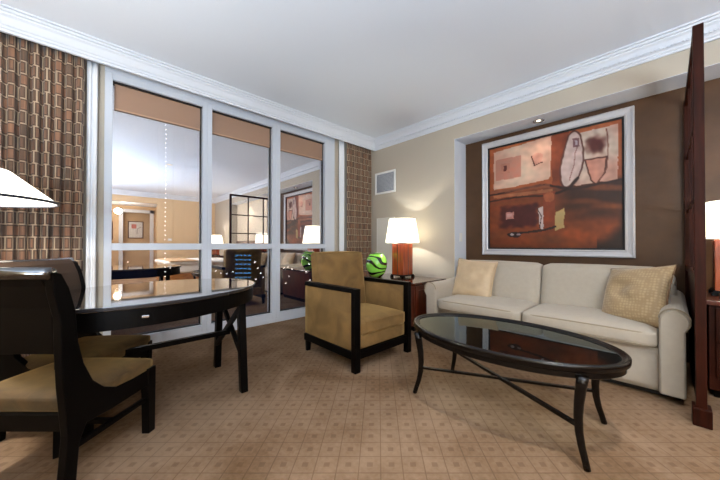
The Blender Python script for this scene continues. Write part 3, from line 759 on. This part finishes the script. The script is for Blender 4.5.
# ------------------------------------------------------------------ dining table
dt = empty('dining_table', (1.13, -3.12, 0), label='glossy black oval dining table on trestle legs by the windows', cat='table')
rot = math.atan2(-.944, .331)
obj('tabletop', ell_disc(.65, .525, .703, .725, 128, rot=rot), M_ebtop, dt, bevel=.004)
obj('apron', ell_sweep([(-.010, .703), (-.010, .612), (-.03, .612), (-.03, .703)], .65, .525, 128, rot=rot), M_ebony, dt)
obj('edge_band', ell_sweep([(.003, .722), (.003, .708), (-.003, .708), (-.003, .722)], .65, .525, 128, rot=rot), mat('satin_edge', (44, 42, 44), .25, coat=.3), dt)
for yy in (.46, -.40):
    for sx in (-1, 1):
        obj('leg', bar((sx * .29 - .01, yy, 0), (sx * .235 - .01, yy, .615), .055, .045), M_ebony, dt, bevel=.003)
        obj('brace', bar((sx * .26 - .01, yy + .012 * sx, .20), (-sx * .235 - .01, yy + .012 * sx, .56), .022, .036), M_ebony, dt)
obj('stretcher', bar((-.01, -.40, .353), (-.01, .46, .353), .032, .032), M_ebony, dt)
a = math.radians(-18); ca = (.53 * math.cos(a), .53 * math.sin(a))
# small metal plate on the apron edge facing the camera
t0 = None; best = 9
for k in range(720):
    t = k * PI / 360; x, y = .640 * math.cos(t), .515 * math.sin(t); X = x * math.cos(rot) - y * math.sin(rot); Y = x * math.sin(rot) + y * math.cos(rot)
    P = Vector((X + 1.13 - 3.5, Y - 3.12 + 3.43)); s = (P.x * .7071 + P.y * .7071) / (-P.x * .7071 + P.y * .7071)
    if X > 0 and abs(s - (146 - 378) / 290) < best: best = abs(s - (146 - 378) / 290); t0 = (X, Y, math.atan2(Y / .515, X / .64))
pl = obj('drawer_plate', B((-.001, .004, -.015, .015, -.006, .006)), M_metal, dt, bevel=.002); pl.location = (t0[0] + .002, t0[1], .660); pl.rotation_euler = (0, 0, t0[2])

# ------------------------------------------------------------------ dining chairs
def make_chair(loc, rz, label):
    r = empty('dining_chair', loc, rz, label, 'chair', 'upholstered dining chairs with ebony frames')
    HW = .25
    Z = lambda P: [(y, z if z < .6 else .6 + (z - .6) * .94) for y, z in P]
    front = [(.230, .345), (.10, .340), (.0, .345), (-.06, .375), (-.115, .43), (-.155, .52), (-.178, .615), (-.190, .76), (-.215, .86), (-.245, .925)]
    rear = [(-.285, .935), (-.270, .84), (-.248, .74), (-.243, .60), (-.235, .45), (-.215, .25), (-.235, .0), (-.185, .0), (-.170, .20), (-.14, .262), (-.02, .255), (.230, .262)]
    for s in (-1, 1):
        x0 = s * HW - (.034 if s > 0 else 0)
        obj('side_frame', prism(Z(front + rear), 'x', x0, x0 + .034), M_ebony, r, bevel=.004)
        obj('leg', prism([(.188, 0), (.232, 0), (.236, .35), (.180, .35)], 'x', x0 - .002, x0 + .038), M_ebony, r, bevel=.003)
        obj('stretcher', bar((s * (HW - .018), -.19, .185), (s * (HW - .018), .20, .185), .018, .022), M_ebony, r)
    obj('stretcher', bar((-HW + .02, .0, .185), (HW - .02, .0, .185), .018, .022), M_ebony, r)
    obj('front_rail', B((-HW + .03, HW - .03, .195, .225, .27, .345)), M_ebony, r)
    obj('rear_rail', B((-HW + .03, HW - .03, -.215, -.18, .27, .335)), M_ebony, r)
    # upholstered seat
    def sw(co): return (co.x, co.y, co.z + .05 * max(0, -(co.y + .06)) / .1 * (1 if co.z > 0 else 0))
    obj('seat', rbox((HW - .004, .215, .034), .02, (0, 0, .018), 12, c=(0, .02, .362)), M_seatv, r, smooth=True)
    # scrolled back panel: curved section in y,z
    def sec(off):
        c = [(-.150, .56), (-.185, .62), (-.200, .70), (-.207, .78), (-.225, .86), (-.250, .918)]
        return c
    inner = [(-.172, .585), (-.188, .66), (-.197, .76), (-.218, .85), (-.244, .915), (-.262, .940), (-.284, .950)]
    outer = [(-.306, .938), (-.305, .915), (-.288, .905), (-.274, .87), (-.252, .78), (-.246, .68), (-.238, .585)]
    inner, outer = Z(inner), Z(outer)
    obj('backrest', prism(inner + outer, 'x', -HW + .030, HW - .030), M_ebony, r, bevel=.004)
    inn2 = [(p[0] + .006, p[1]) for p in inner[:6]] ; back = [(p[0] - .004, p[1]) for p in inner[:6]][::-1]
    obj('back_upholstery', prism(inn2 + back, 'x', -HW + .034, HW - .034), M_leather, r, smooth=False)
    obj('top_roll', tube([(-HW + .001, -.285, .907), (HW - .001, -.285, .907)], .024, 20), M_ebtop, r, smooth=True)
    return r
# heading of a chair = its local +Y
ch1 = make_chair((1.475, -3.505, 0), math.radians(45), 'dark dining chair in the near left corner, seen from behind')
ch2 = copy_tree(ch1)
nx, ny = .625, .78
ch2.location = (.855 + nx * .215, -3.615 + ny * .215, 0); ch2.rotation_euler = (0, 0, math.atan2(-nx, ny))
ch2['label'] = 'brown backed dining chair at the far side of the oval table'

# wide shade lamp beyond the chairs
fl_ = empty('floor_lamp', (1.145, -3.888, 0), label='wide white cone shade lamp at the left edge by the curtain', cat='lamp')
obj('base', lathe([(.13, 0), (.13, .012), (.10, .022), (.02, .03), (.012, .06)], 40), M_ebmet, fl_, smooth=True)
obj('pole', tube([(0, 0, .03), (0, 0, 1.36)], .010, 14), M_ebmet, fl_, smooth=True)
SR, SZ, ST, SR2 = .345, 1.235, 1.385, .18
sh_ = obj('lamp_shade', lathe([(SR, SZ), (SR2, ST), (SR2 - .004, ST), (SR - .004, SZ), (SR, SZ)], 64, cap=False), M_shade2, fl_, smooth=True)
obj('shade_rim', lathe([(SR + .002, SZ - .005), (SR + .003, SZ + .007), (SR - .006, SZ + .007), (SR - .006, SZ - .005), (SR + .002, SZ - .005)], 64, cap=False), mat('navy_trim', (24, 26, 40), .5), sh_)
obj('bulb', lathe([(.004, -.04), (.018, -.03), (.032, 0), (.026, .028), (.004, .036)], 16, (0, 0, 1.31)), emis('bulb_glow_white', (255, 244, 226), 8), fl_, smooth=True)
point('floor_lamp_light', (1.145, -3.888, 1.30), 100, (1, .97, .90), .04)

# ------------------------------------------------------------------ wooden lattice screen at the end of the sofa
sn = empty('room_divider', (3.628, -.36, 0), label='tall dark mahogany lattice screen at the right end of the sofa', cat='room divider')
Y0, Y1, ZT = -.99, .28, 2.27; oy = .36
obj('post', B((-.022, .022, Y0 + oy, Y0 + .045 + oy, .09, ZT)), M_screenw, sn, bevel=.003)
obj('post', B((-.025, .025, Y1 - .045 + oy, Y1 + oy, .0, ZT)), M_screenw, sn, bevel=.003)
obj('foot', B((-.036, .040, Y0 - .02 + oy, Y0 + .08 + oy, 0, .10)), M_screenw, sn, bevel=.004)
obj('top_rail', B((-.02, .02, Y0 + .055 + oy, Y1 - .045 + oy, ZT - .045, ZT)), M_screenw, sn, bevel=.002)
obj('middle_rail', B((-.02, .02, Y0 + .055 + oy, Y1 - .045 + oy, .80, .845)), M_screenw, sn, bevel=.002)
for k in (1, 2):
    y = Y0 + .055 + oy + k * (Y1 - Y0 - .10) / 3
    obj('lattice_bar', B((-.012, .012, y - .012, y + .012, .845, ZT - .045)), M_screenw, sn)
for k in (1, 2):
    z = .845 + k * (ZT - .045 - .845) / 3
    obj('lattice_bar', B((-.010, .010, Y0 + .055 + oy, Y1 - .045 + oy, z - .012, z + .012)), M_screenw, sn)
obj('lower_panel', B((-.010, .010, Y0 + .055 + oy, Y1 - .045 + oy, .05, .80)), M_screenw, sn)

# ------------------------------------------------------------------ bedroom seen past the screen and in the glass
ns = empty('nightstand', (4.04, -.16, 0), label='dark wood nightstand behind the lattice screen at the right edge', cat='nightstand')
obj('top', B((-.37, .37, -.34, .34, .615, .645)), M_mahog, ns, bevel=.004)
obj('body', B((-.35, .35, -.32, .33, .05, .615)), M_screenw, ns, bevel=.003)
for z in (.34, .56): 
    dd = obj('drawer', B((-.32, .32, -.335, -.32, z - .20, z + .04)), M_screenw, ns, bevel=.003)
    obj('knob', lathe([(.006, 0), (.014, .012), (.010, .022)], 16), M_metal, dd).matrix_local = Matrix.Translation((0, -.335, z - .08)) @ Matrix.Rotation(PI / 2, 4, 'X')
obj('plinth', B((-.33, .33, -.30, .31, 0, .05)), M_ebony, ns)

bd = empty('bed', (5.55, -1.0, 0), label='wide white bed with a tan throw, reflected in the windows', cat='bed')
obj('bed_base', B((-.90, .90, -1.05, 1.0, .04, .30)), wood('bed_maple', (150, 96, 50), (176, 118, 66), .4, (2, 2, 12), .2), bd, bevel=.01)
obj('mattress', rbox((.89, 1.03, .13), .06, (0, 0, .01), 10, c=(0, -.02, .43)), M_bed, bd, smooth=True)
obj('duvet', rbox((.93, .86, .045), .035, (0, 0, .02), 14, c=(0, -.23, .565)), M_bed, bd, smooth=True)
obj('throw', rbox((.95, .30, .015), .012, (0, 0, .022), 10, c=(0, -.72, .612)), M_goldrn, bd, smooth=True)
obj('headboard', B((-.98, .98, 1.17, 1.26, .05, 1.15)), M_mahog, bd, bevel=.01)
for i, (x, z) in enumerate(((-.45, .74), (.45, .74))):
    p = obj('bed_pillow', rbox((.34, .09, .21), .07, (0, .05, .02), 10), M_bed, smooth=True); p.location = (5.55 + x, -.07, z + .045); p.rotation_euler = (math.radians(-24), 0, 0)
    tag(p, ['white bed pillow nearer the lattice screen', 'white bed pillow farther from the lattice screen'][i], 'pillow', 'pillows at the head of the bed')
tl = copy_tree(ns); tl.location = (7.14, -.37, 0); tl['label'] = 'dark wood nightstand beyond the bed, seen reflected'
table_lamp((7.05, -.34, .645), .41, .20, .29, .25, .19, 'mahogany block lamp on the nightstand beyond the bed', 40, (1, .9, .74))

r = empty('framed_print', (11.045, -2.09, 1.62), -PI / 2, label='framed print of pink and grey shapes beyond the hall doorway', cat='picture')
obj('frame', frame_sweep([(0, 0), (0, -.02), (.03, -.02), (.03, 0)], .24, .34), mat('walnut_frame', (96, 60, 40), .4), r)
bm = B((-.21, .21, -.008, -.002, -.31, .31)); obj('mat_board', bm, M_white, r)
bm = B((-.02, .13, -.010, -.008, .05, .22)); obj('print_block', bm, mat('print_pink', (206, 130, 120), .6), r)
obj('print_line', tube([(-.15, -.010, .10), (-.07, -.010, .06), (-.04, -.010, -.04), (-.04, -.010, -.17)], .008, 6), mat('print_grey', (96, 90, 88), .6), r)
r = empty('framed_print', (10.595, -2.98, 1.55), -PI / 2, label='tan framed print on the hall wall left of the doorway', cat='picture')
obj('frame', frame_sweep([(0, 0), (0, -.02), (.03, -.02), (.03, 0)], .20, .34), mat('walnut_frame_dark', (84, 52, 36), .4), r)
obj('mat_board', B((-.18, .18, -.008, -.002, -.31, .31)), mat('cream_board', (214, 184, 150), .6), r)
obj('print_block', B((-.09, .09, -.010, -.008, -.2, .2)), mat('print_tan', (176, 120, 90), .6), r)
o = obj('thermostat', B((-.02, 0, -.055, .055, -.04, .04)), M_white, bevel=.004); o.location = (XF, -1.42, 1.20); tag(o, 'small white thermostat on the tan bedroom wall', 'thermostat')
r = empty('ceiling_light', (9.4, -2.80, 2.52), label='round glowing flush light on the entry hall ceiling', cat='ceiling light')
obj('glass_dome', lathe([(.15, -.015), (.14, -.05), (.10, -.08), (.04, -.095), (.005, -.098)], 32), emis('dome_glow', (255, 240, 214), 1.4), r, smooth=True)
obj('canopy', lathe([(.16, -.02), (.16, 0)], 32), M_metal, r)
point('hall_light', (9.6, -2.7, 2.2), 30, (1, .88, .7), .1)

# ------------------------------------------------------------------ night city beyond the glass
M_tower = mat('dark_tower', (16, 18, 26), .7)
M_lw = emis('tower_light', (255, 244, 225), 9); M_bw = emis('blue_facade_light', (90, 190, 235), 2.2); M_st = emis('street_glow', (255, 235, 205), 8)
def pos(px, D, py):      # direction towards a point of the skyline, D metres away
    u, v = (px - 378) / 290, (245 - py) / 290
    return Vector((3.5 + D * (-.7071 + .7071 * u), -3.43 + D * (.7071 + .7071 * u), 1.015 + D * v))
def tower(px, D, y0, y1, wpx, label, cols, m, rows_px, ww, hh, tm=None):
    base = pos(px, D, y1); top = pos(px, D, y0); W = wpx / 290 * D
    t = empty('office_tower', (base.x, base.y, base.z), math.radians(45), label, 'building', 'towers outside the windows')
    obj('walls', B((-W / 2, W / 2, .3, W + .3, 0, top.z - base.z)), tm or M_tower, t)
    n = int((y1 - y0) / rows_px); k = 0
    for i in range(n):
        for c in cols:
            z = (i + .5) * rows_px / 290 * D
            o_ = obj('window_light', B((c * W - ww / 2, c * W + ww / 2, .0, .3, z - hh / 2, z + hh / 2)), m, t)
# local +x of the tower runs along the picture's width
tower(165, 180, 88, 320, 16, 'tall dark tower with a single column of white lights', (0,), M_lw, 4.6, .6, .6)
tower(243, 160, 249, 284, 17, 'low tower with rows of blue lit windows', (-.36, -.12, .12, .36), M_bw, 4.4, 1.6, .7, mat('blue_tower', (22, 44, 62), .6))
tower(204, 200, 100, 320, 12, 'dark tower behind the first window mullion with white lights', (-.15,), M_lw, 8.5, .6, .6)
bm = bmesh.new(); rs = random.Random(5)
for (px, py) in [(209, 272), (216, 271), (221, 273), (227, 274), (233, 272), (255, 262), (258, 268), (261, 273), (256, 279), (263, 277), (284, 268), (288, 267), (292, 269), (289, 276), (286, 283), (307, 258), (309, 264), (306, 272), (310, 280), (128, 262), (170, 268)]:
    p = pos(px, 150, py); s = .42
    bmesh.ops.create_icosphere(bm, subdivisions=1, radius=s, matrix=Matrix.Translation(p))
o = obj('street_lights', bm, M_st); tag(o, 'scattered distant city lights seen through the dark lower panes', 'city lights', kind='stuff')
